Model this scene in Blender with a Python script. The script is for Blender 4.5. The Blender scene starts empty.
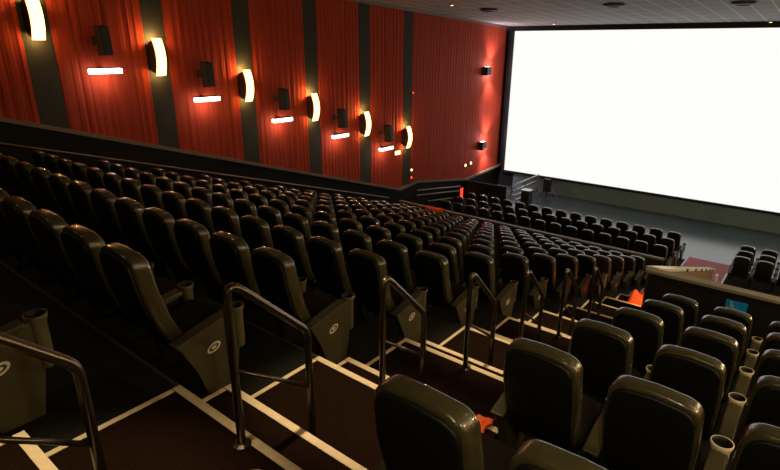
import bpy, bmesh, math, random
from mathutils import Vector, Matrix
random.seed(7)
sc = bpy.context.scene
col = sc.collection
PI = math.pi

# ------------------------------------------------------------------ dimensions
Y0, Z0, PITCH, RISE = 1.3135, -1.9148, 1.122, 0.354
def yk(k): return Y0 + PITCH * k            # nosing of platform k
def L(k): return Z0 - RISE * k              # height of platform k
XW = -13.1                                  # left wall
XR = 4.3                                    # right wall
YS = 25.8                                   # screen wall
YB = -4.0                                   # back wall
AX0, AX1 = -2.65, -1.22                     # aisle edges
SW = 0.5764                                 # seat spacing
def ceil_z(y): return 0.90 + 0.05 * (YS - y)
TRIM = [(-4.0, 1.00), (3.63, -1.41), (16.9, -5.56), (18.1, -5.45), (22.25, -6.12), (YS, -5.97)]
def trim_z(y):
    for (a, za), (b, zb) in zip(TRIM, TRIM[1:]):
        if y <= b: return za + (zb - za) * (y - a) / (b - a)
    return TRIM[-1][1]
FLOOR = [(15.9, -6.9), (20.0, -7.12), (YS, -7.12)]
def floor_z(y):
    for (a, za), (b, zb) in zip(FLOOR, FLOOR[1:]):
        if y <= b: return za + (zb - za) * (y - a) / (b - a)
    return -7.12

# ------------------------------------------------------------------ materials
def mat(name, rgb, rough=0.6, metal=0.0, emit=None, strength=0.0, noise=None, bump=None, coat=0.0, spec=None, sheen=0):
    m = bpy.data.materials.new(name); m.use_nodes = True
    nt = m.node_tree; b = nt.nodes['Principled BSDF']
    b.inputs['Base Color'].default_value = (*rgb, 1)
    b.inputs['Roughness'].default_value = rough
    b.inputs['Metallic'].default_value = metal
    if spec is not None: b.inputs['Specular IOR Level'].default_value = spec
    if coat: b.inputs['Coat Weight'].default_value = coat
    if emit:
        b.inputs['Emission Color'].default_value = (*emit, 1)
        b.inputs['Emission Strength'].default_value = strength
    tc = nt.nodes.new('ShaderNodeTexCoord')
    if noise:
        sc_, rgb2, stretch = noise
        mp = nt.nodes.new('ShaderNodeMapping'); mp.inputs['Scale'].default_value = stretch
        nz = nt.nodes.new('ShaderNodeTexNoise'); nz.inputs['Scale'].default_value = sc_; nz.inputs['Detail'].default_value = 4
        cr = nt.nodes.new('ShaderNodeValToRGB')
        cr.color_ramp.elements[0].position = .35; cr.color_ramp.elements[1].position = .65
        cr.color_ramp.elements[0].color = (*rgb, 1); cr.color_ramp.elements[1].color = (*rgb2, 1)
        nt.links.new(tc.outputs['Object'], mp.inputs[0]); nt.links.new(mp.outputs[0], nz.inputs[0])
        nt.links.new(nz.outputs[0], cr.inputs[0]); nt.links.new(cr.outputs[0], b.inputs['Base Color'])
    if bump:
        sc_, st, stretch = bump
        mp = nt.nodes.new('ShaderNodeMapping'); mp.inputs['Scale'].default_value = stretch
        nz = nt.nodes.new('ShaderNodeTexNoise'); nz.inputs['Scale'].default_value = sc_; nz.inputs['Detail'].default_value = 3
        bp = nt.nodes.new('ShaderNodeBump'); bp.inputs['Strength'].default_value = st; bp.inputs['Distance'].default_value = .01
        nt.links.new(tc.outputs['Object'], mp.inputs[0]); nt.links.new(mp.outputs[0], nz.inputs[0])
        nt.links.new(nz.outputs[0], bp.inputs['Height']); nt.links.new(bp.outputs[0], b.inputs['Normal'])
    return m
U = (1, 1, 1)
M = {}
M['vinyl'] = mat('olive_black_vinyl', (.046, .039, .015), .27, coat=.5, bump=(60, .2, U), noise=(9, (.060, .050, .019), U))
M['cushion'] = mat('dark_seat_vinyl', (.012, .008, .005), .75, spec=.15, bump=(60, .25, U))
M['shell'] = mat('black_plastic_shell', (.006, .006, .005), .5, spec=.3, bump=(90, .15, U))
M['arm'] = mat('olive_plastic', (.058, .049, .020), .42, noise=(14, (.070, .059, .024), U))
M['cup'] = mat('cup_holder_plastic_lit', (.88, .76, .50), .4, noise=(10, (.92, .80, .54), U))  # same plastic on all cups; this copy is painted paler as if lit
M['cup_shaded'] = mat('cup_holder_plastic_shaded', (.11, .098, .042), .4, noise=(10, (.13, .115, .05), U))  # darker copy of the cup plastic, dimmer light put into its colour
M['cup_in'] = mat('black_cup_well', (.012, .011, .01), .6)
M['tag'] = mat('white_row_tag', (.75, .72, .6), .4)
M['carpet'] = mat('brown_red_carpet', (.018, .0062, .0018), .95, noise=(70, (.009, .0036, .0014), U), bump=(180, .5, U), spec=.1)
M['platform'] = mat('dark_platform_floor', (.009, .009, .006), .7, noise=(25, (.013, .012, .009), U), spec=.2)
M['strip'] = mat('cream_nosing_strip', (.93, .74, .48), .6, noise=(30, (.86, .66, .41), U))
M['red_carpet'] = mat('red_aisle_carpet', (.55, .07, .05), .6, noise=(50, (.45, .05, .04), U))
M['frontfloor'] = mat('grey_polished_floor', (.075, .105, .115), .2, noise=(1.2, (.06, .088, .097), U), spec=1.0)
M['red'] = mat('red_pleated_fabric', (.38, .046, .015), .8, noise=(2.2, (.29, .032, .012), (1, 9, .25)), bump=(14, .25, (1, 5, .05)), spec=.2)
M['stripe'] = mat('dark_fabric_strip', (.022, .026, .017), .85, noise=(8, (.03, .033, .022), (1, 6, .3)))
M['wains'] = mat('dark_wainscot', (.006, .006, .0045), .6, spec=.15)
M['ledge'] = mat('brown_grey_ledge', (.16, .12, .08), .5)
M['blackwall'] = mat('black_wall', (.004, .0042, .0042), .8)
M['under'] = mat('dark_grey_panel', (.17, .28, .32), .6, noise=(1.5, (.20, .32, .35), U))
M['metal'] = mat('dark_bronze_metal', (.10, .08, .06), .28, .9)
M['steel'] = mat('brushed_grey_steel', (.5, .5, .48), .35, .9)
M['black'] = mat('black_paint', (.012, .012, .012), .5)
M['brown'] = mat('dark_brown_housing', (.035, .014, .006), .6)
M['speaker'] = mat('black_speaker_cabinet', (.010, .010, .008), .7)
M['grille'] = mat('speaker_grille', (.02, .02, .017), .6)
M['tan'] = mat('tan_painted_wall', (.24, .17, .09), .7)
M['cream'] = mat('cream_rail_cap', (.72, .68, .56), .5)
M['oliverail'] = mat('olive_grey_cap', (.30, .27, .20), .4)
M['white'] = mat('white_paint', (.8, .79, .75), .5)
M['orange'] = mat('orange_patch', (.95, .13, .02), .8)
M['blue'] = mat('blue_sign', (.005, .36, 1.0), .5)
M['screen'] = mat('lit_cinema_screen', (.12, .12, .12), .9, emit=(1, 1, .975), strength=.86)
M['shade'] = mat('glowing_sconce_shade', (.9, .7, .4), .5, emit=(1, .56, .17), strength=4.2)
M['bar'] = mat('glowing_white_bar', (.9, .9, .9), .5, emit=(1, .86, .74), strength=7)
M['redglow'] = mat('glowing_red_light', (.6, .02, .02), .5, emit=(1, .05, .03), strength=1.6)
M['dot'] = mat('small_warm_lamp', (.9, .7, .4), .5, emit=(1, .65, .3), strength=2.5)

# ceiling tiles
m = bpy.data.materials.new('ceiling_tile'); m.use_nodes = True; nt = m.node_tree; b = nt.nodes['Principled BSDF']
tc = nt.nodes.new('ShaderNodeTexCoord'); mp = nt.nodes.new('ShaderNodeMapping'); mp.inputs['Rotation'].default_value = (0, 0, PI / 2)
br = nt.nodes.new('ShaderNodeTexBrick'); br.offset = 0; br.inputs['Scale'].default_value = 1
br.inputs['Brick Width'].default_value = 1.2; br.inputs['Row Height'].default_value = .6
br.inputs['Mortar Size'].default_value = .022; br.inputs['Mortar Smooth'].default_value = .2
br.inputs['Color1'].default_value = (.21, .215, .20, 1); br.inputs['Color2'].default_value = (.25, .25, .235, 1); br.inputs['Mortar'].default_value = (.55, .55, .52, 1)
nt.links.new(tc.outputs['Object'], mp.inputs[0]); nt.links.new(mp.outputs[0], br.inputs[0]); nt.links.new(br.outputs[0], b.inputs['Base Color'])
b.inputs['Roughness'].default_value = .75
M['ceiling'] = m

# ------------------------------------------------------------------ mesh helpers
def link(name, bm, m, parent=None, smooth=False, loc=None):
    me = bpy.data.meshes.new(name)
    bmesh.ops.recalc_face_normals(bm, faces=bm.faces)
    bm.to_mesh(me); bm.free()
    if isinstance(m, (list, tuple)):
        for x in m: me.materials.append(x)
    else: me.materials.append(m)
    if smooth:
        for p in me.polygons: p.use_smooth = True
    o = bpy.data.objects.new(name, me); col.objects.link(o)
    if parent: o.parent = parent
    if loc: o.location = loc
    return o
def box(bm, x0, x1, y0, y1, z0, z1, bev=0):
    vs = [bm.verts.new((x, y, z)) for x in (x0, x1) for y in (y0, y1) for z in (z0, z1)]
    fs = [(0, 1, 3, 2), (4, 6, 7, 5), (0, 4, 5, 1), (2, 3, 7, 6), (0, 2, 6, 4), (1, 5, 7, 3)]
    f = [bm.faces.new([vs[i] for i in t]) for t in fs]
    if bev:
        es = list({e for ff in f for e in ff.edges})
        bmesh.ops.bevel(bm, geom=es, offset=bev, segments=2, affect='EDGES', profile=.6)
def prism(bm, pts, axis, a, b_, bev=0):
    """extrude polygon pts along an axis. axis 'x': pts are (y,z); 'y': (x,z); 'z': (x,y)"""
    def v(p, t):
        return {'x': (t, p[0], p[1]), 'y': (p[0], t, p[1]), 'z': (p[0], p[1], t)}[axis]
    A = [bm.verts.new(v(p, a)) for p in pts]; B = [bm.verts.new(v(p, b_)) for p in pts]
    f = [bm.faces.new(A), bm.faces.new(B[::-1])]
    n = len(pts)
    for i in range(n): f.append(bm.faces.new([A[i], A[(i + 1) % n], B[(i + 1) % n], B[i]]))
    if bev:
        es = list({e for ff in f for e in ff.edges})
        bmesh.ops.bevel(bm, geom=es, offset=bev, segments=2, affect='EDGES', profile=.6)
def tube(bm, pts, r, seg=10, cap=True):
    pts = [Vector(p) for p in pts]; rings = []
    for i, p in enumerate(pts):
        d = ((pts[min(i + 1, len(pts) - 1)] - p).normalized() + (p - pts[max(i - 1, 0)]).normalized())
        if d.length < 1e-6: d = Vector((0, 0, 1))
        d.normalize()
        a = d.cross(Vector((1, 0, 0)))
        if a.length < .1: a = d.cross(Vector((0, 1, 0)))
        a.normalize(); b_ = d.cross(a)
        rings.append([bm.verts.new(p + (a * math.cos(t) + b_ * math.sin(t)) * r) for t in [2 * PI * j / seg for j in range(seg)]])
    for A, B in zip(rings, rings[1:]):
        for j in range(seg): bm.faces.new([A[j], A[(j + 1) % seg], B[(j + 1) % seg], B[j]])
    if cap: bm.faces.new(rings[0]); bm.faces.new(rings[-1][::-1])
def lathe(bm, prof, cx, cy, seg=20, closed=True):
    rings = [[bm.verts.new((cx + r * math.cos(2 * PI * j / seg), cy + r * math.sin(2 * PI * j / seg), z)) for j in range(seg)] for r, z in prof]
    for A, B in zip(rings, rings[1:]):
        for j in range(seg): bm.faces.new([A[j], A[(j + 1) % seg], B[(j + 1) % seg], B[j]])
    if closed: bm.faces.new(rings[0]); bm.faces.new(rings[-1])
def slab(bm, outline, thick, rad, warp, cen):
    """padded slab: outline (x,z) loop, rounded rims of radius rad, thickness along y; warp(x,y,z)->(x,y,z)"""
    n = 4; layers = []
    for i in range(n + 1):
        t = PI / 2 * i / n; layers.append((-thick / 2 + rad * (1 - math.sin(t)), rad * (1 - math.cos(PI / 2 - t))))
    layers = [(-thick / 2 + rad * (1 - math.cos(PI / 2 * i / n)), rad * (1 - math.sin(PI / 2 * i / n))) for i in range(n + 1)]
    layers += [(-y, ins) for y, ins in layers[::-1]]
    def inset(p, d):
        vx, vz = p[0] - cen[0], p[1] - cen[1]; l = math.hypot(vx, vz); s = max(0, (l - d) / l)
        return (cen[0] + vx * s, cen[1] + vz * s)
    def ring(y, ins, sc_=1):
        out = []
        for p in outline:
            x, z = inset(p, ins); x = cen[0] + (x - cen[0]) * sc_; z = cen[1] + (z - cen[1]) * sc_
            out.append(bm.verts.new(warp(x, y, z)))
        return out
    seq = [ring(-thick / 2, rad, s) for s in (.35, .7)] + [ring(y, i) for y, i in layers] + [ring(thick / 2, rad, s) for s in (.7, .35)]
    for A, B in zip(seq, seq[1:]):
        for j in range(len(A)): bm.faces.new([A[j], A[(j + 1) % len(A)], B[(j + 1) % len(A)], B[j]])
    bm.faces.new(seq[0]); bm.faces.new(seq[-1][::-1])
def empty(name, loc, label=None, cat=None, group=None):
    o = bpy.data.objects.new(name, None); col.objects.link(o); o.location = loc; o.empty_display_size = .2
    tag(o, label, cat, group); return o
def tag(o, label=None, cat=None, group=None, kind=None):
    if label: o['label'] = label
    if cat: o['category'] = cat
    if group: o['group'] = group
    if kind: o['kind'] = kind
    return o
def struct(name, bm, m, smooth=False): return tag(link(name, bm, m, None, smooth), kind='structure')
def dup(root, loc, label=None, group=None):
    r = root.copy(); col.objects.link(r); r.location = loc
    if label: r['label'] = label
    if group: r['group'] = group
    for ch in list(root.children):
        c = ch.copy(); col.objects.link(c); c.parent = r
        for g in list(ch.children):
            d = g.copy(); col.objects.link(d); d.parent = c
    return r
ORD = 'zeroth first second third fourth fifth sixth seventh eighth ninth tenth eleventh twelfth thirteenth fourteenth fifteenth'.split()

# ------------------------------------------------------------------ setting
bm = bmesh.new()                                                     # tiered seating platforms
xr_of = lambda k: XR if k <= 6 else AX0
for k in range(-4, 14):
    y1 = yk(k); y0 = yk(k - 1)
    if k == -4: y0 = YB
    if k < 13:
        box(bm, XW, AX0, y0, y1, L(k) - .6, L(k))
    else:
        box(bm, XW, AX0, y0, 15.9, -7.6, L(k))
    if k <= 6: box(bm, AX1 - .03, XR, y0, min(y1, 8.0), L(k) - .6, L(k))
struct('floor', bm, M['platform'])
bm = bmesh.new()                                                     # carpeted aisle stairs
for k in range(-3, 15):
    y0 = yk(k - 1) + .336; y1 = yk(k); x1 = AX1 - .03 if k <= 6 else -1.56
    box(bm, AX0, x1, y0, y1, L(k) - .55, L(k))
    box(bm, AX0, x1, y1, y1 + .336, L(k) - .72, L(k) - RISE / 2)
struct('floor', bm, M['carpet'])
n_trim = [0]
def trim(bm, m, smooth=False):
    n_trim[0] += 1
    return struct('trim_%d' % n_trim[0], bm, m, smooth)
for k in range(-2, 15):                                              # nosing and edge strips
    x1 = AX1 - .03 if k <= 6 else -1.56
    yy = yk(k); a = yk(k - 1) + .336
    bm = bmesh.new(); box(bm, AX0, x1, yy - .046, yy + .004, L(k) - .02, L(k) + .004); trim(bm, M['strip'])
    z2 = L(k) - RISE / 2
    bm = bmesh.new(); box(bm, AX0, x1, yy + .336 - .046, yy + .34, z2 - .02, z2 + .004); trim(bm, M['strip'])
    bm = bmesh.new(); box(bm, AX0, AX0 + .034, a + .005, yy - .052, L(k), L(k) + .004); trim(bm, M['strip'])
    bm = bmesh.new(); box(bm, AX0, AX0 + .034, yy + .005, yy + .284, z2, z2 + .004); trim(bm, M['strip'])

M['edge'] = mat('dark_platform_edge', (.045, .04, .03), .5)
for k in range(-1, 2):
    bm = bmesh.new(); box(bm, XW, AX0 - .01, yk(k) - .02, yk(k) + .004, L(k) - .02, L(k) + .003); trim(bm, M['edge'])
bm = bmesh.new()                                                     # front floor
v = [bm.verts.new(p) for p in [(XW, 15.9, -6.9), (XR, 15.9, -6.9), (XR, 20, -7.12), (XW, 20, -7.12)]]
w = [bm.verts.new(p) for p in [(XR, YS, -7.12), (XW, YS, -7.12)]]
bm.faces.new(v); bm.faces.new([v[3], v[2], w[0], w[1]])
v2 = [bm.verts.new(p) for p in [(-1.5, 8, -6.9), (XR, 8, -6.9), (XR, 15.9, -6.9), (-1.5, 15.9, -6.9)]]
bm.faces.new(v2)
struct('floor', bm, M['frontfloor'])
for xa, xb in ((-11.9, AX0 - .1), (-1.36, XR)):                     # carpet under the front seats
    bm = bmesh.new(); q = [(17.3, floor_z(17.3)), (20.0, -7.12), (20.25, -7.12)]
    prism(bm, [(y, z + .006) for y, z in q] + [(y, z - .02) for y, z in q[::-1]], 'x', xa, xb)
    struct('floor', bm, mat('brown_front_carpet', (.05, .035, .02), .9, noise=(60, (.035, .024, .014), U), spec=.1))
bm = bmesh.new()
pts = [(-2.68, 17.4), (-1.42, 17.4), (-1.42, 20.0), (-2.68, 20.0)]
vs = [bm.verts.new((x, y, floor_z(y) + .012)) for x, y in pts]; bm.faces.new(vs)
pts = [(-2.68, 20.0), (-1.42, 20.0), (-1.42, 20.6), (-2.68, 20.6)]
vs = [bm.verts.new((x, y, floor_z(y) + .012)) for x, y in pts]; bm.faces.new(vs)
tag(link('carpet_runner', bm, M['red_carpet']), 'red carpet runner on the grey floor between the two front seat blocks', 'carpet')

bm = bmesh.new(); box(bm, XW - .2, XW, YB, YS, -8, 3); struct('wall_left', bm, M['wains'])
bm = bmesh.new(); box(bm, XR, XR + .2, YB, YS, -8, 3); struct('wall_right', bm, mat('right_wall_red', (.33, .035, .012), .8, noise=(2, (.26, .025, .01), (1, 8, .2))))
bm = bmesh.new(); box(bm, XW, XR, YB - .2, YB, -4, 3); struct('wall_back', bm, M['wains'])
bm = bmesh.new(); box(bm, XW, XR, YS, YS + .2, -8, 1); struct('wall_front', bm, M['blackwall'])
bm = bmesh.new(); box(bm, -12.2, XR, YS - .06, YS, -7.12, -6.27); trim(bm, M['under'])
bm = bmesh.new(); prism(bm, [(YB, ceil_z(YB)), (YS + .2, ceil_z(YS + .2)), (YS + .2, ceil_z(YS) + .3), (YB, ceil_z(YB) + .3)], 'x', XW - .2, XR + .2); struct('ceiling', bm, M['ceiling'])
# ledge that caps the wainscot
bm = bmesh.new()
for (a, za), (b_, zb) in zip(TRIM, TRIM[1:]):
    prism(bm, [(a, za), (b_, zb), (b_, zb - .09), (a, za - .09)], 'x', XW, XW + .14)
trim(bm, M['ledge'])
bm = bmesh.new()                                                     # ceiling edge moulding
prism(bm, [(YB, ceil_z(YB) - .10), (YS, ceil_z(YS) - .10), (YS, ceil_z(YS)), (YB, ceil_z(YB))], 'x', XW, XW + .08); trim(bm, M['ledge'])
# black masking above and beside the screen
bm = bmesh.new(); box(bm, XW, XR, YS - .25, YS, .70, ceil_z(YS) + .02); trim(bm, M['blackwall'])

# dark fabric strips and red pleated panels
STR = [2.03 + 2.565 * i for i in range(-1, 7)]
for c in STR:
    bm = bmesh.new(); a, b_ = c - .275, c + .275
    prism(bm, [(a, trim_z(a)), (b_, trim_z(b_)), (b_, ceil_z(b_) - .08), (a, ceil_z(a) - .08)], 'x', XW, XW + .035)
    trim(bm, M['stripe'])
edges = [(STR[i] + .27, STR[i + 1] - .27) for i in range(len(STR) - 1)] + [(STR[-1] + .27, YS - .32)]
fold_rng = random.Random(3)
plabels = ['red pleated wall panel behind the picture edge, before the leftmost dark strip',
           'leftmost red pleated wall panel, cut by the left picture edge',
           'red pleated wall panel between the first and second glowing sconces from the left',
           'red pleated wall panel between the second and third glowing sconces from the left',
           'red pleated wall panel between the third and fourth glowing sconces from the left',
           'red pleated wall panel between the fourth and fifth glowing sconces from the left',
           'red pleated wall panel between the fifth and sixth glowing sconces from the left',
           'widest red pleated wall panel, running from the last dark strip to the screen']
for i, (a, b_) in enumerate(edges):
    if i == 0: continue
    bm = bmesh.new(); ys = []; y = a
    while y < b_:
        ys.append(y); y += .022
    ys.append(b_)
    A = []; B = []
    ph = fold_rng.random() * 6; w1 = 2 * PI / .19; w2 = 2 * PI / .083; w3 = 2 * PI / .61
    for y in ys:
        amp = (.0035 if i < 7 else .0018) + (.004 if i < 7 else .002) * (math.sin(y * w3 + ph) + 1)
        d = XW + .03 + amp * (math.sin(y * w1 + 1.5 * math.sin(y * 5 + ph)) * .9 + .45 * math.sin(y * w2 + 2 * math.sin(y * 3.1)))
        if y in (ys[0], ys[-1]): d = XW + .002
        A.append(bm.verts.new((d, y, trim_z(y)))); B.append(bm.verts.new((d, y, ceil_z(y) - .08)))
    for j in range(len(ys) - 1): bm.faces.new([A[j], A[j + 1], B[j + 1], B[j]])
    tag(link('pleated_wall_panel', bm, M['red'], None, True), plabels[i], 'wall panel', 'red pleated panels on the left wall')

# ------------------------------------------------------------------ screen
scr = empty('cinema_screen', (-4.3, YS - .2, -6.27), 'huge blank white cinema screen glowing on the front wall', 'screen')
bm = bmesh.new(); x0, x1 = -12.68 + 4.3, XR - .35 + 4.3; n = 24; A = []; B = []
for i in range(n + 1):
    x = x0 + (x1 - x0) * i / n
    A.append(bm.verts.new((x, .0, .05))); B.append(bm.verts.new((x, .0, 6.27 + .69)))
for i in range(n): bm.faces.new([A[i], A[i + 1], B[i + 1], B[i]])
bmesh.ops.solidify(bm, geom=bm.faces[:], thickness=.03)
link('screen_surface', bm, M['screen'], scr)
bm = bmesh.new(); box(bm, x0 - .14, x0, -.08, .14, 0, 6.97); box(bm, x1, x1 + .14, -.08, .14, 0, 6.97); box(bm, x0 - .14, x1 + .14, -.06, .14, -.06, .05)
link('masking_frame', bm, M['black'], scr)

# ------------------------------------------------------------------ wall lamps and speakers
def make_sconce(mirror=1):
    r = empty('wall_sconce', (0, 0, 0))
    s = mirror
    bm = bmesh.new(); box(bm, 0, s * .05, -.11, .11, -.30, .30, .008); link('mounting_plate', bm, M['brown'], r)
    bm = bmesh.new()
    prism(bm, [(0.03 * s, -.33), (.21 * s, -.38), (.285 * s, -.2), (.31 * s, 0), (.285 * s, .2), (.21 * s, .38), (.03 * s, .33)], 'y', -.12, -.107)
    prism(bm, [(0.03 * s, -.33), (.21 * s, -.38), (.285 * s, -.2), (.31 * s, 0), (.285 * s, .2), (.21 * s, .38), (.03 * s, .33)], 'y', .107, .12)
    link('side_plate', bm, M['brown'], r)
    bm = bmesh.new(); A = []; n = 14                                  # bowed glowing shade
    for i in range(n + 1):
        t = -1 + 2 * i / n; z = t * .43; x = s * (.345 - .12 * t * t)
        A.append([bm.verts.new((x, -.125, z)), bm.verts.new((x + s * .015, 0, z)), bm.verts.new((x, .125, z))])
    for p, q in zip(A, A[1:]):
        bm.faces.new([p[0], p[1], q[1], q[0]]); bm.faces.new([p[1], p[2], q[2], q[1]])
    bmesh.ops.solidify(bm, geom=bm.faces[:], thickness=.02)
    link('lamp_shade', bm, M['shade'], r, True)
    return r
SZ = [.50 - .795 * i for i in range(6)]
SY = [4.54 + 2.53 * i for i in range(6)]
wherel = ['leftmost glowing wall sconce, cut by the top of the picture', 'second glowing wall sconce from the left on its dark strip',
          'third glowing wall sconce from the left on its dark strip', 'fourth glowing wall sconce from the left on its dark strip',
          'fifth glowing wall sconce from the left on its dark strip', 'last glowing wall sconce before the screen, lowest of the six']
def plight(name, loc, power, color, r=.05, parent=None):
    l = bpy.data.lights.new(name, 'POINT'); l.energy = power; l.color = color; l.shadow_soft_size = r
    o = bpy.data.objects.new(name, l); col.objects.link(o); o.location = loc
    if parent: o.parent = parent
    return o
WARM = (1, .50, .16)
base_s = make_sconce(1); tag(base_s, wherel[0], 'wall lamp', 'bowed wall sconces on the left wall')
base_s.location = (XW + .035, SY[0], SZ[0])
for i in range(6):
    s = base_s if i == 0 else dup(base_s, (XW + .035, SY[i], SZ[i]), wherel[i])
for i in range(6):
    plight('sconce_bulb', (XW + .2, SY[i], SZ[i] + .42), 26, WARM)
    plight('sconce_bulb', (XW + .2, SY[i], SZ[i] - .42), 11, WARM)
rs = make_sconce(-1); tag(rs, 'unseen glowing sconce added on the right wall to light the seats', 'wall lamp', 'bowed sconces added on the right wall')
rs.location = (XR, SY[0] - 2.53, SZ[0] + .795)
for i in range(7):  # added sconces out of view, brighten the seat sides from the right
    if i: dup(rs, (XR, SY[0] + 2.53 * (i - 1), SZ[0] - .795 * (i - 1)))
    plight('sconce_bulb', (XR - .45, SY[0] + 2.53 * (i - 1), SZ[0] - .795 * (i - 1)), 135, (1, .82, .44), .08)

def make_speaker(h=.64, w=.21):
    r = empty('wall_speaker', (0, 0, 0))
    bm = bmesh.new(); prism(bm, [(.24, h / 2), (.50, h / 2 - .03), (.54, -h / 2 + .02), (.26, -h / 2)], 'y', -w / 2, w / 2, .012); link('cabinet', bm, M['speaker'], r)
    bm = bmesh.new(); prism(bm, [(.502, h / 2 - .06), (.512, h / 2 - .06), (.547, -h / 2 + .05), (.535, -h / 2 + .05)], 'y', -w / 2 + .025, w / 2 - .025); link('grille', bm, M['grille'], r)
    bm = bmesh.new(); box(bm, 0, .03, -.07, .07, -.10, .10); box(bm, .02, .27, -.02, .02, -.03, .03); link('bracket', bm, M['brown'], r)
    return r
def make_bar():
    r = empty('light_bar', (0, 0, 0))
    bm = bmesh.new(); box(bm, .20, .36, -.35, .35, -.06, .05, .02); link('lamp_tube', bm, M['bar'], r)
    bm = bmesh.new(); box(bm, .19, .37, -.36, .36, .055, .075); box(bm, 0, .20, -.05, .05, .05, .075); link('bracket', bm, M['brown'], r)
    return r
SPY = [5.76 + 2.50 * i for i in range(5)]; SPZ = [.07 - .80 * i for i in range(5)]
BZ = [-.57 - .785 * i for i in range(5)]
pos5 = ['leftmost of the five', 'second of the five from the left', 'middle one of the five', 'fourth of the five from the left', 'rightmost of the five']
sp = make_speaker(); tag(sp, 'x', 'speaker', 'surround speakers on the left wall')
lb = make_bar(); tag(lb, 'x', 'light bar', 'white light bars below the surround speakers')
for i in range(5):
    s = sp if i == 0 else dup(sp, (0, 0, 0)); s.location = (XW + .03, SPY[i], SPZ[i]); s['label'] = 'small black surround speaker on the red wall, ' + pos5[i]
    s = lb if i == 0 else dup(lb, (0, 0, 0)); s.location = (XW + .03, SPY[i] - .02, BZ[i]); s['label'] = 'glowing white light bar beneath a wall speaker, ' + pos5[i]
    plight('bar_glow', (XW + .30, SPY[i], BZ[i] - .22), 6, (1, .72, .62), .12)

# two square up and down lighters near the screen
def spot(name, loc, direc, power, color, ang=1.2, blend=.6, r=.04):
    l = bpy.data.lights.new(name, 'SPOT'); l.energy = power; l.color = color; l.spot_size = ang; l.spot_blend = blend; l.shadow_soft_size = r
    o = bpy.data.objects.new(name, l); col.objects.link(o); o.location = loc
    o.rotation_euler = Vector(direc).to_track_quat('-Z', 'Y').to_euler(); return o
for j, (z, lab) in enumerate([(-1.13, 'upper square black up and down light on the red wall beside the screen'), (-4.67, 'lower square black up and down light on the red wall beside the screen')]):
    r = empty('up_down_light', (XW + .03, 23.45, z), lab, 'wall lamp', 'square wall lights beside the screen')
    bm = bmesh.new(); box(bm, 0, .30, -.19, .19, -.2, .2, .01); link('housing', bm, M['black'], r)
    bm = bmesh.new(); box(bm, .08, .24, -.12, .12, .2, .206); link('upper_lens', bm, M['bar'], r)
    bm = bmesh.new(); box(bm, .08, .24, -.12, .12, -.206, -.2); link('lower_lens', bm, M['bar'], r)
    for dz in (.3, -.3):
        plight('wall_wash', (XW + .32, 23.86, z + dz), 24, (1, .74, .86), .1)
        spot('wall_beam', (XW + .42, 23.86, z + dz * .8), (-.16, .22, 1 if dz > 0 else -1), 210, (1, .74, .86), 1.7, 1)

# small lamps low on the wall
def small_lamp(y, z, s, lab, m='dot', cat='lamp'):
    r = empty('small_wall_lamp', (XW + .035, y, z), lab, cat)
    bm = bmesh.new(); lathe(bm, [(s * .55, 0), (s, .02), (s, .05)], 0, 0, 14); bmesh.ops.rotate(bm, verts=bm.verts, matrix=Matrix.Rotation(PI / 2, 3, 'Y')); link('housing', bm, M['brown'], r)
    bm = bmesh.new(); lathe(bm, [(s * .85, .05), (s * .6, .085), (.005, .1)], 0, 0, 14); bmesh.ops.rotate(bm, verts=bm.verts, matrix=Matrix.Rotation(PI / 2, 3, 'Y')); link('lens', bm, M[m], r, True)
    return r
small_lamp(22.1, -5.45, .09, 'small round glowing lamp low on the red wall, left of a pair')
small_lamp(22.6, -5.42, .09, 'small round glowing lamp low on the red wall, right of a pair')
small_lamp(17.7, -4.92, .07, 'tiny white lamp on the edge of the last dark strip, upper of two')
small_lamp(17.7, -5.24, .07, 'tiny red lamp on the edge of the last dark strip, lower of two', 'redglow')
small_lamp(17.7, -1.78, .045, 'tiny red lamp high on the edge of the last dark strip', 'redglow')
r = empty('small_box_light', (XW + .03, 16.72, -4.05), 'small rectangular white light on the red wall just left of last dark strip', 'wall lamp')
bm = bmesh.new(); box(bm, 0, .06, -.17, .17, -.09, .09, .008); link('housing', bm, M['brown'], r)
bm = bmesh.new(); box(bm, .06, .10, -.16, .16, -.08, .08, .01); link('lens', bm, M['dot'], r)
r = empty('red_light_strip', (XW, 21.9, -6.8), 'upright glowing red light strip on the dark wall beyond the front seats', 'light')
bm = bmesh.new(); box(bm, 0, .06, -.16, .16, -.3, .3, .01); link('housing', bm, M['black'], r)
bm = bmesh.new(); box(bm, .05, .085, -.11, .11, -.26, .26, .01); link('lens', bm, M['redglow'], r)

# rails on the left wall
def wall_rail(name, pts, rr, m, lab, posts):
    r = empty(name, (XW, pts[0][0], pts[0][1]), lab, 'handrail')
    bm = bmesh.new(); tube(bm, [(.16, y - pts[0][0], z - pts[0][1]) for y, z in pts], rr, 8); link('rail', bm, m, r, True)
    for y in posts:
        z = pts[0][1] + (pts[-1][1] - pts[0][1]) * (y - pts[0][0]) / (pts[-1][0] - pts[0][0])
        bm = bmesh.new(); box(bm, 0, .16, y - pts[0][0] - .012, y - pts[0][0] + .012, z - pts[0][1] - .03, z - pts[0][1] - .006); link('bracket', bm, M['black'], r)
    return r
wall_rail('wall_handrail', [(-1, trim_z(-1) - .60), (16.1, trim_z(16.1) - .46)], .022, M['ledge'], 'long sloping handrail along the dark wall below the ledge', [.5, 3, 5.5, 8, 10.5, 13, 15.5])
wall_rail('ramp_handrail', [(18.05, -5.86), (21.6, -6.38)], .03, M['oliverail'], 'top rail of the three on the dark wall beside the front seats', [18.4, 20, 21.3])
wall_rail('ramp_handrail', [(18.05, -6.08), (21.6, -6.6)], .03, M['oliverail'], 'middle rail of the three on the dark wall beside the front seats', [18.4, 20, 21.3])
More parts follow.
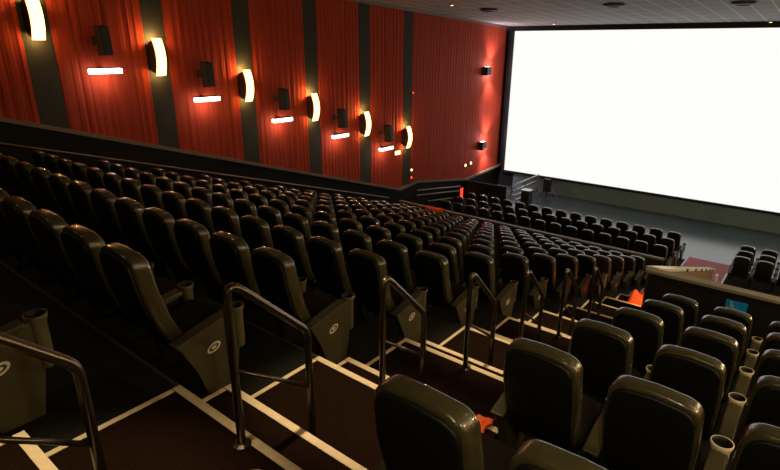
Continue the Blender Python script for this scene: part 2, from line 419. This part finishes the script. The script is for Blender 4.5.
wall_rail('ramp_handrail', [(18.9, -6.52), (20.9, -6.82)], .03, M['oliverail'], 'lowest rail of the three on the dark wall beside the front seats', [19.2, 20.6])

# ------------------------------------------------------------------ seats
def back_outline():
    pts = []
    wt, wb, zt, zb, rt, rb = .197, .206, 1.112, .44, .095, .05
    def arc(cx, cz, r, a0, a1, n):
        for i in range(n + 1):
            t = a0 + (a1 - a0) * i / n; pts.append((cx + r * math.cos(t), cz + r * math.sin(t)))
    arc(wt - rt + .01, zt - rt - .012, rt, 0, PI / 2 - .08, 6)
    pts.append((0, zt)) 
    arc(-(wt - rt + .01), zt - rt - .012, rt, PI / 2 + .08, PI, 6)
    pts.append((-.216, .84)); pts.append((-.211, .62))
    arc(-(wb - rb), zb + rb, rb, PI, PI * 1.5, 4)
    arc(wb - rb, zb + rb, rb, -PI / 2, 0, 4)
    pts.append((.211, .62)); pts.append((.216, .84))
    return pts
def lean(z):                                                         # centre line of the backrest
    P = [(.30, .30), (.44, .195), (.55, .135), (.71, .068), (.91, .034), (1.09, .012), (1.2, .004)]
    for (za, ya), (zb, yb) in zip(P, P[1:]):
        if z <= zb: return ya + (yb - ya) * (z - za) / (zb - za)
    return P[-1][1]
def bwarp(x, y, z): return (x, y + lean(z) + (.012 if y > 0 else 0) * (abs(x) / .2) ** 2 * 1.5, z)
bm = bmesh.new(); slab(bm, back_outline(), .10, .024, bwarp, (0, .80)); me_back = link('backrest', bm, M['vinyl'], None, True)
shell_o = [(x * .915, .77 + (z - .77) * .925) for x, z in back_outline()]
bm = bmesh.new(); slab(bm, shell_o, .03, .012, lambda x, y, z: (x, y + lean(z) - .052, z), (0, .78)); me_shell = link('back_shell', bm, M['shell'], None, True)
co = []
for i in range(28):
    t = 2 * PI * i / 28; c_, s_ = math.cos(t), math.sin(t); e = .45
    co.append((math.copysign(abs(c_) ** e, c_) * .215, math.copysign(abs(s_) ** e, s_) * .235))
bm = bmesh.new(); slab(bm, co, .11, .04, lambda x, y, z: (x, z + .40, .43 - y + .10 * z), (0, 0)); me_cush = link('seat_cushion', bm, M['cushion'], None, True)
def arm_bm(x, wide=.045):
    bm = bmesh.new()
    prism(bm, [(.13, .485), (.30, .53), (.50, .56), (.50, .525), (.30, .49), (.15, .45)], 'x', x - wide, x + wide, .012)
    return bm
def support_bm(x):
    bm = bmesh.new()
    prism(bm, [(.17, .45), (.48, .525), (.47, .36), (.44, .10), (.50, .02), (.50, 0), (.26, 0), (.26, .02), (.31, .10), (.25, .32)], 'x', x - .022, x + .022, .006)
    return bm
def cup_bm(x, y=.555):
    bm = bmesh.new(); lathe(bm, [(.036, .27), (.044, .28), (.047, .54), (.056, .565), (.058, .585), (.051, .585), (.045, .56), (.040, .34)], x, y, 22)
    bm.faces.ensure_lookup_table(); bm.faces.index_update()
    for f in bm.faces:
        c = f.calc_center_median()
        if math.hypot(c.x - x, c.y - y) < .0487 and c.z > .335 and all(math.hypot(v.co.x - x, v.co.y - y) < .0515 for v in f.verts) and f.index >= 22 * 5: f.material_index = 1
    bm.faces[-1].material_index = 1
    return bm
def endpanel_bm(x):
    bm = bmesh.new()
    prism(bm, [(.12, .47), (.30, .512), (.59, .565), (.615, .50), (.585, .36), (.525, .12), (.52, 0), (.31, 0), (.30, .06), (.24, .22)], 'x', x - .03, x + .03, .012)
    prism(bm, [(.10, .485), (.30, .53), (.52, .572), (.52, .54), (.30, .498), (.12, .452)], 'x', x - .045, x + .045, .010)
    return bm
def tag_bm(x, s):
    bm = bmesh.new(); a = []; n = 24
    for r_ in ((.052, .034), (.037, .021)):
        a.append([bm.verts.new((x, .37 + r_[0] * math.cos(2 * PI * j / n) , .365 + r_[1] * math.sin(2 * PI * j / n) + .25 * r_[0] * math.cos(2 * PI * j / n))) for j in range(n)])
    for j in range(n): bm.faces.new([a[0][j], a[0][(j + 1) % n], a[1][(j + 1) % n], a[1][j]])
    c = [bm.verts.new((x, .37 + .020 * math.cos(2 * PI * j / n), .365 + .011 * math.sin(2 * PI * j / n) + .005 * math.cos(2 * PI * j / n))) for j in range(n)]
    bm.faces.new(c)
    bmesh.ops.solidify(bm, geom=bm.faces[:], thickness=.004)
    return bm
def make_seat(kind):
    CM = M['cup'] if kind in ('mid_right', 'right_end') else M['cup_shaded']
    r = empty('cinema_chair', (0, 0, 0))
    for src in (me_back, me_shell, me_cush):
        o = bpy.data.objects.new(src.name.split('.')[0], src.data); col.objects.link(o); o.parent = r
    h = SW / 2
    def arm(x):
        a = link('armrest', arm_bm(x), M['arm'], r); c = link('cup_holder', cup_bm(x), [CM, M['cup_in']], a, True); link('support_leg', support_bm(x), M['shell'], r); return a
    def endp(x, s):
        e = link('end_panel', endpanel_bm(x), M['arm'], r)
        t = link('row_tag', tag_bm(x + s * .034, s), M['tag'], e); t['label'] = 'white oval row tag'
        c = link('cup_holder', cup_bm(x, .585), [CM, M['cup_in']], r, True)
    if kind in ('mid', 'mid_right'): arm(h)
    if kind == 'left_end': endp(h - .01, 1)
    if kind == 'right_end': endp(-h + .01, -1); arm(h)
    if kind == 'wall_end': arm(-h); arm(h)
    return r
proto = {k: make_seat(k) for k in ('mid', 'mid_right', 'left_end', 'right_end', 'wall_end')}
for o in (me_back, me_shell, me_cush): bpy.data.objects.remove(o)
used = set()
def seat(kind, x, y, z, label, group):
    if kind not in used:
        used.add(kind); r = proto[kind]; r.location = (x, y, z); r['label'] = label; r['group'] = group
    else: r = dup(proto[kind], (x, y, z), label, group)
    r['category'] = 'seat'
    return r

# camera frame, needed only to leave out seats that the picture never reaches
f_px, cam_p, cam_y, cam_r = 531.74, .3425, .6744, .0051
fw = Vector((-math.sin(cam_y) * math.cos(cam_p), math.cos(cam_y) * math.cos(cam_p), -math.sin(cam_p)))
rt = Vector((math.cos(cam_y), math.sin(cam_y), 0)); up = rt.cross(fw)
rt, up = rt * math.cos(cam_r) + up * math.sin(cam_r), up * math.cos(cam_r) - rt * math.sin(cam_r)
def in_view(x, y, z, m=40):
    for dx in (-.3, .3):
        for dz in (0, 1.15):
            P = Vector((x + dx, y + .2, z + dz)); d = P.dot(fw)
            if d < .25: continue
            u = 390 + f_px * P.dot(rt) / d; w_ = 235 - f_px * P.dot(up) / d
            if -m < u < 780 + m and -m < w_ < 470 + m: return True
    return False
def nth_from(j, what): return ('%s seat from the %s' % (ORD[j + 1], what)) if j else 'beside the %s' % what
XL0 = AX0 - .507
for k in range(-1, 13):
    for j in range(15):
        x = XL0 - SW * j
        if not in_view(x, yk(k), L(k + 1)): continue
        if k == -1:
            if j > 0: continue
            lab = 'cinema seat at bottom left corner, only its arm and cup holder showing'
        else:
            lab = 'black seat, big left block, %s row, %s' % (ORD[k + 1] if k < 12 else 'last', nth_from(j, 'aisle'))
        seat('left_end' if j == 0 else ('wall_end' if j == 14 else 'mid'), x - (.12 if k < 0 else 0), yk(k), L(k + 1), lab, 'seats of the large left block')
XR0 = -.905
for k in range(-1, 6):
    for j in range(4):
        x = XR0 + .566 * j
        if not in_view(x, yk(k), L(k + 1), 10): continue
        if k == -1 and j > 1: continue
        lab = 'black seat, near right block, %s row, %s' % (('nearest', 'first', 'second', 'third', 'fourth', 'fifth', 'sixth')[k + 1] if k >= 0 else 'row beside the viewer', nth_from(j, 'stairs'))
        seat('right_end' if j == 0 else 'mid_right', x, yk(k), L(k + 1), lab, 'seats of the near right block')
rown = ['nearest', 'middle', 'farthest']
for i, y in enumerate((17.62, 18.62, 19.62)):
    for j in range(15):
        x = -3.14 - SW * j
        seat('left_end' if j == 0 else ('wall_end' if j == 14 else 'mid'), x, y, floor_z(y + .3), 'black seat on front floor, left block, %s row, %s' % (rown[i], nth_from(j, 'runner')), 'seats on the front floor, left block')
    for j in range(3):
        x = -.97 + SW * j
        seat('right_end' if j == 0 else 'mid', x, 18.2 + .72 * i, floor_z(18.5 + .72 * i), 'black seat on front floor, right block, %s row, %s' % (rown[i], nth_from(j, 'runner')), 'seats on the front floor, right block')
for k_, r in proto.items():
    if k_ not in used:
        for c in list(r.children): bpy.data.objects.remove(c)
        bpy.data.objects.remove(r)

# ------------------------------------------------------------------ aisle handrails
def rail_path(pts, rad, n=6):
    out = [Vector(pts[0])]
    for i in range(1, len(pts) - 1):
        p = Vector(pts[i]); a = (Vector(pts[i - 1]) - p).normalized(); c = (Vector(pts[i + 1]) - p).normalized()
        r_ = rad[i - 1]
        for t in range(n + 1):
            s = t / n; q0 = p + a * r_; q1 = p + c * r_
            out.append(q0 * (1 - s) ** 2 + p * 2 * s * (1 - s) + q1 * s * s)
    out.append(Vector(pts[-1])); return out
hr = empty('stair_handrail', (-1.95, 0, 0))
bm = bmesh.new(); tube(bm, rail_path([(0, 0, 0), (0, 0, .92), (0, .475, .445), (0, .475, -RISE)], [.13, .05]), .0215, 12); link('rail', bm, M['metal'], hr, True)
bm = bmesh.new(); tube(bm, [(0, 0, .44), (0, .475, .085)], .0125, 8); link('mid_bar', bm, M['metal'], hr, True)
for (y, z) in ((0, 0), (.475, -RISE)):
    bm = bmesh.new(); lathe(bm, [(.048, z), (.048, z + .008), (.03, z + .018)], 0, y, 16); link('flange', bm, M['metal'], hr)
hl = ['bent tube handrail at the bottom left corner of the picture', 'nearest complete bent tube handrail on the stairs, largest one', 'second complete bent tube handrail down the stairs',
      'third complete bent tube handrail down the stairs', 'fourth complete bent tube handrail down the stairs', 'fifth complete bent tube handrail down the stairs', 'farthest bent tube handrail down the stairs']
for i, k in enumerate(range(-1, 6)):
    loc = (-1.95, yk(k) - .07, L(k))
    if i == 0: hr.location = loc; tag(hr, hl[0], 'handrail', 'short handrails along the stair aisle')
    else: dup(hr, loc, hl[i])

# ------------------------------------------------------------------ low walls
hw = empty('low_wall', (-1.5, 8.0, L(6)), 'black low wall with olive cap in front of the near right seats', 'low wall')
h = -3.085 - L(6)
bm = bmesh.new(); box(bm, 0, XR + 1.5, 0, .1, -3.3, h - .05); link('panel', bm, M['black'], hw)
bm = bmesh.new(); box(bm, -.06, XR + 1.5, -.03, .13, h - .05, h, .012); link('cap', bm, M['oliverail'], hw)
sw_ = empty('stair_side_wall', (-1.5, 8.1, L(6)), 'tan side wall with cream cap running down beside the lower stairs', 'low wall')
z0_ = -3.07 - L(6); z1_ = -5.70 - L(6); ylen = 7.9
bm = bmesh.new(); prism(bm, [(0, z0_ - .06), (ylen, z1_ - .06), (ylen, -3.2), (0, -3.2)], 'x', -.05, .05); link('panel', bm, M['tan'], sw_)
bm = bmesh.new(); prism(bm, [(0, z0_), (ylen, z1_), (ylen, z1_ - .06), (0, z0_ - .06)], 'x', -.09, .09, .01); link('cap', bm, M['cream'], sw_)
for t in (.35, .5, .62, .73, .83, .92):
    bm = bmesh.new(); yy = ylen * t; zz = z0_ + (z1_ - z0_) * t
    box(bm, .085, .115, yy - .04, yy + .04, zz - .045, zz - .01); link('clip', bm, M['black'], sw_)
nw = empty('white_newel_block', (-1.32, 16.6, -6.94), 'small white stepped block at the foot of the tan side wall', 'block')
bm = bmesh.new(); box(bm, -.05, .25, 0, .2, 0, .55, .01); box(bm, -.12, -.05, 0, .2, 0, .82, .01); link('block', bm, M['white'], nw)
fb = empty('low_wall', (XW + .85, 15.9, L(13)), 'long low dark wall with metal cap in front of the large seat block', 'low wall')
xl = AX0 - .05 - (XW + .85); hh = -5.72 - L(13)
bm = bmesh.new(); box(bm, 0, xl, .01, .09, 0, hh - .06); link('panel', bm, M['black'], fb)
bm = bmesh.new(); box(bm, -.02, xl + .02, -.02, .12, hh - .06, hh, .012); link('cap', bm, M['ledge'], fb)

# stand-in shapes for two unidentified bright orange patches
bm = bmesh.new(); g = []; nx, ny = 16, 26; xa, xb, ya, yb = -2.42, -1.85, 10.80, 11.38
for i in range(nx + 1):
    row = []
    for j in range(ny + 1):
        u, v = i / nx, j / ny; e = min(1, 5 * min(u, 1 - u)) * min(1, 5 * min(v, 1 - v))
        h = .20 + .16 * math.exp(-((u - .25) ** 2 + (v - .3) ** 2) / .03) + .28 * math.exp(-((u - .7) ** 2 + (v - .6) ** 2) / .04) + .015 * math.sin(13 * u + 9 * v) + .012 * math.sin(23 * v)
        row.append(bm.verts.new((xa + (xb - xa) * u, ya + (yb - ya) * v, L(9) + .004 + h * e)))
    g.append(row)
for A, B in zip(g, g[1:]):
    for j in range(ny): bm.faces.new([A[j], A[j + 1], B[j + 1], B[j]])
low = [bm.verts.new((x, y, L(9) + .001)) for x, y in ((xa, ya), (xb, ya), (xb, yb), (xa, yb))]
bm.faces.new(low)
tag(link('orange_patch', bm, M['orange'], None, True), 'crumpled bright orange stand-in heaped on the lower stairs beside the tan wall', 'cloth')
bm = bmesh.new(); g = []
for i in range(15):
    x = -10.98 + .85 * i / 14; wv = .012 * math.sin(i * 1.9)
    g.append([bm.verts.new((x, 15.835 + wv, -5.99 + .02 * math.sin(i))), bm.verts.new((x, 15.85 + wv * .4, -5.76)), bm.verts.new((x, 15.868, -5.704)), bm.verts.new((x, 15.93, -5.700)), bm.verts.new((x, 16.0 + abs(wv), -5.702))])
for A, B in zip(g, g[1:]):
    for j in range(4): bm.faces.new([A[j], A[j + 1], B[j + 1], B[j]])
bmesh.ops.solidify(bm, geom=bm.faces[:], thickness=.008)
tag(link('orange_patch', bm, M['orange'], None, True), 'bright orange stand-in sheet laid over the cap of the long low wall', 'cloth')

# crumpled orange wrapper on the floor between the near right seats
bm = bmesh.new(); bmesh.ops.create_icosphere(bm, subdivisions=3, radius=.06)
rr = random.Random(5)
for v in bm.verts:
    v.co *= 1 + .35 * math.sin(v.co.x * 60 + 2) * math.cos(v.co.y * 75) + rr.uniform(-.08, .08); v.co.z *= .55; v.co.y *= 1.5
zmin = min(v.co.z for v in bm.verts)
for v in bm.verts: v.co.z -= zmin
WR = tag(link('crumpled_wrapper', bm, M['orange']), 'crumpled orange wrapper on the dark floor beside the nearest right seat', 'wrapper')
WR.location = (-1.36, 2.69, L(1) - RISE / 2)

# accessible seating sign on the low wall
sg = empty('wheelchair_sign', (-.375, 7.985, -3.34), 'blue wheelchair sign on the black low wall behind the last near seat', 'sign')
bm = bmesh.new(); box(bm, -.125, .125, 0, .012, -.1, .10, .003); link('sign_plate', bm, M['blue'], sg)
bm = bmesh.new()
lathe(bm, [(.012, 0), (.012, .004)], 0, 0, 12); bmesh.ops.translate(bm, verts=bm.verts, vec=(0.0, .085, 0))
n = 20; ring = []
for i in range(n + 1):
    t = PI * .75 + (2 * PI * .78) * i / n
    ring.append((.042 * math.cos(t), -.01 + .042 * math.sin(t)))
def poly2(pts, w_):
    for (a, b_), (c, d) in zip(pts, pts[1:]):
        dx, dy = c - a, d - b_; l = math.hypot(dx, dy) or 1; nx, ny = -dy / l * w_, dx / l * w_
        A = [bm.verts.new((p[0], p[1], z)) for z in (0, .004) for p in ((a + nx, b_ + ny), (c + nx, d + ny), (c - nx, d - ny), (a - nx, b_ - ny))]
        for q in ((0, 1, 2, 3), (7, 6, 5, 4), (0, 4, 5, 1), (1, 5, 6, 2), (2, 6, 7, 3), (3, 7, 4, 0)): bm.faces.new([A[i] for i in q])
poly2(ring, .005); poly2([(0, .07), (0, .015), (.035, .015), (.05, -.045), (.065, -.04)], .008); poly2([(0, .045), (.035, .045)], .006)
bmesh.ops.rotate(bm, verts=bm.verts, matrix=Matrix.Rotation(PI / 2, 3, 'X'))
bmesh.ops.translate(bm, verts=bm.verts, vec=(-.06, -.001, -.01))
link('wheelchair_symbol', bm, M['white'], sg)

# ------------------------------------------------------------------ things on the front floor
gr = empty('guard_rail', (-10.6, 22.3, -7.12), 'grey guard rail of four bars left of the space under the screen', 'railing')
for z in (.22, .47, .72, 1.0):
    bm = bmesh.new(); tube(bm, [(0, -.1, z), (0, 3.0, z)], .028, 8); link('bar', bm, M['steel'], gr, True)
for y in (0, 1.45, 2.9):
    bm = bmesh.new(); box(bm, -.025, .025, y - .025, y + .025, 0, 1.0); link('post', bm, M['steel'], gr)
pt = tag(link('partition', (lambda b: (box(b, 0, 2.25, 0, .08, 0, .92, .01), b)[1])(bmesh.new()), M['blackwall']), 'low black partition between the left wall and the guard rail', 'partition')
pt.location = (XW + .02, 22.2, -7.12)
pd = empty('podium', (-9.57, 21.7, -7.12), 'black box podium with pale grey top behind the front seats', 'podium')
bm = bmesh.new(); box(bm, -.19, .19, -.18, .18, 0, 1.07, .01); link('body', bm, M['black'], pd)
bm = bmesh.new(); box(bm, -.21, .21, -.2, .2, 1.07, 1.12, .01); link('top', bm, M['steel'], pd)
sd = empty('speaker_on_stand', (-10.1, 25.3, -7.12), 'black upright loudspeaker on a splayed stand under the screen', 'speaker')
bm = bmesh.new(); box(bm, -.16, .16, -.15, .15, .2, .85, .015); link('cabinet', bm, M['speaker'], sd)
bm = bmesh.new(); tube(bm, [(0, 0, 0), (0, 0, .25)], .03, 8); link('pole', bm, M['black'], sd)
for a in (-.25, PI * .6, PI * 1.3):
    bm = bmesh.new(); tube(bm, [(.12 * math.cos(a), .10 * math.sin(a), .55), (.62 * math.cos(a), .28 * math.sin(a), .01)], .015, 6); link('leg', bm, M['steel'], sd)

# ------------------------------------------------------------------ ceiling fixtures
def ceil_hit(px, py):
    r = rt * ((px - 390) / f_px) - up * ((py - 235) / f_px) + fw
    t = (0.90 + .05 * YS) / (r.z + .05 * r.y); return r * t
cl = ['left dark recessed ceiling fitting above the red wall end', 'middle dark recessed ceiling fitting', 'right dark recessed ceiling fitting near the top right corner']
for lab, px, py in zip(cl, (489, 614, 744), (9, 4, 2)):
    P = ceil_hit(px, py)
    r = empty('ceiling_vent', (P.x, P.y, P.z - .005), lab, 'ceiling vent', 'dark fittings in the ceiling')
    bm = bmesh.new(); lathe(bm, [(.34, -.05), (.30, -.05), (.28, .0), (.34, .0)], 0, 0, 24); link('frame', bm, M['ledge'], r)
    bm = bmesh.new(); lathe(bm, [(.29, -.055), (.20, -.085), (.19, -.06)], 0, 0, 24); link('cone', bm, M['black'], r)
for lab, px, py in (('tiny bright ceiling lamp above the left part of the screen', 554, 23), ('tiny bright ceiling lamp above the right part of the screen', 771, 21), ('tiny dim ceiling lamp above the widest red panel', 452, 4)):
    P = ceil_hit(px, py)
    r = empty('ceiling_downlight', (P.x, P.y, P.z - .01), lab, 'ceiling lamp', 'tiny ceiling lamps')
    bm = bmesh.new(); lathe(bm, [(.11, -.03), (.08, -.03), (.08, .01), (.11, .01)], 0, 0, 18); link('trim_ring', bm, M['ledge'], r)
    bm = bmesh.new(); lathe(bm, [(.079, -.01), (.05, -.04), (.01, -.05)], 0, 0, 18); link('lens', bm, M['dot'], r)
# unseen ceiling lamps added to brighten the seats; narrow beams above the stairs
for (x, y, e, ang) in ((-6.5, -1.5, 85, 2.4), (-10.5, -1.5, 55, 2.4), (1.8, -3.3, 150, 1.0), (.35, -.9, 300, .8), (-6.5, 4.5, 12, 2.4), (2.2, 6, 40, 2.4), (-6.5, 10, 14, 2.4),
                  (-1.95, .4, 480, .50), (-1.95, 2.2, 560, .46), (-1.95, 4.2, 620, .42), (-1.95, 6.4, 650, .38), (-1.95, 9.0, 600, .36), (-10.4, 15.2, 420, .34)):
    z = ceil_z(y) - .03
    r = empty('added_lamp', (x, y, z), 'round recessed lamp added in the ceiling to light the seats', 'ceiling lamp', 'lamps added above the seats')
    bm = bmesh.new(); lathe(bm, [(.15, -.02), (.11, -.02), (.11, .03), (.15, .03)], 0, 0, 20); link('trim_ring', bm, M['ledge'], r)
    spot('fill_beam', (x, y, z - .05), (-.25 if x == 1.8 else 0, .16 if y > 15 else (1.3 if x == 1.8 else (.75 if x == .35 else 0)), -1), e, (1, .78, .46), ang, .7, .06)

# added warm spot with no fixture, brightens the orange stand-in
spot('added_stair_fill', (-1.68, 10.3, L(9) + .8), (-.5, .7, -.55), 60, (1, .5, .25), 2.0, .8)
# ------------------------------------------------------------------ camera, world, view
cam = bpy.data.cameras.new('camera'); co_ = bpy.data.objects.new('camera', cam); col.objects.link(co_)
cam.sensor_width = 36; cam.lens = f_px / 780 * 36; cam.clip_start = .02
mw = Matrix((( rt.x, up.x, -fw.x, 0), (rt.y, up.y, -fw.y, 0), (rt.z, up.z, -fw.z, 0), (0, 0, 0, 1)))
co_.matrix_world = mw
sc.camera = co_
w = bpy.data.worlds.new('world'); sc.world = w; w.use_nodes = True
w.node_tree.nodes['Background'].inputs[0].default_value = (.02, .015, .01, 1)
sc.view_settings.view_transform = 'Standard'; sc.view_settings.look = 'None'
sc.view_settings.exposure = 0; sc.view_settings.gamma = 1; sc.view_settings.use_curve_mapping = False
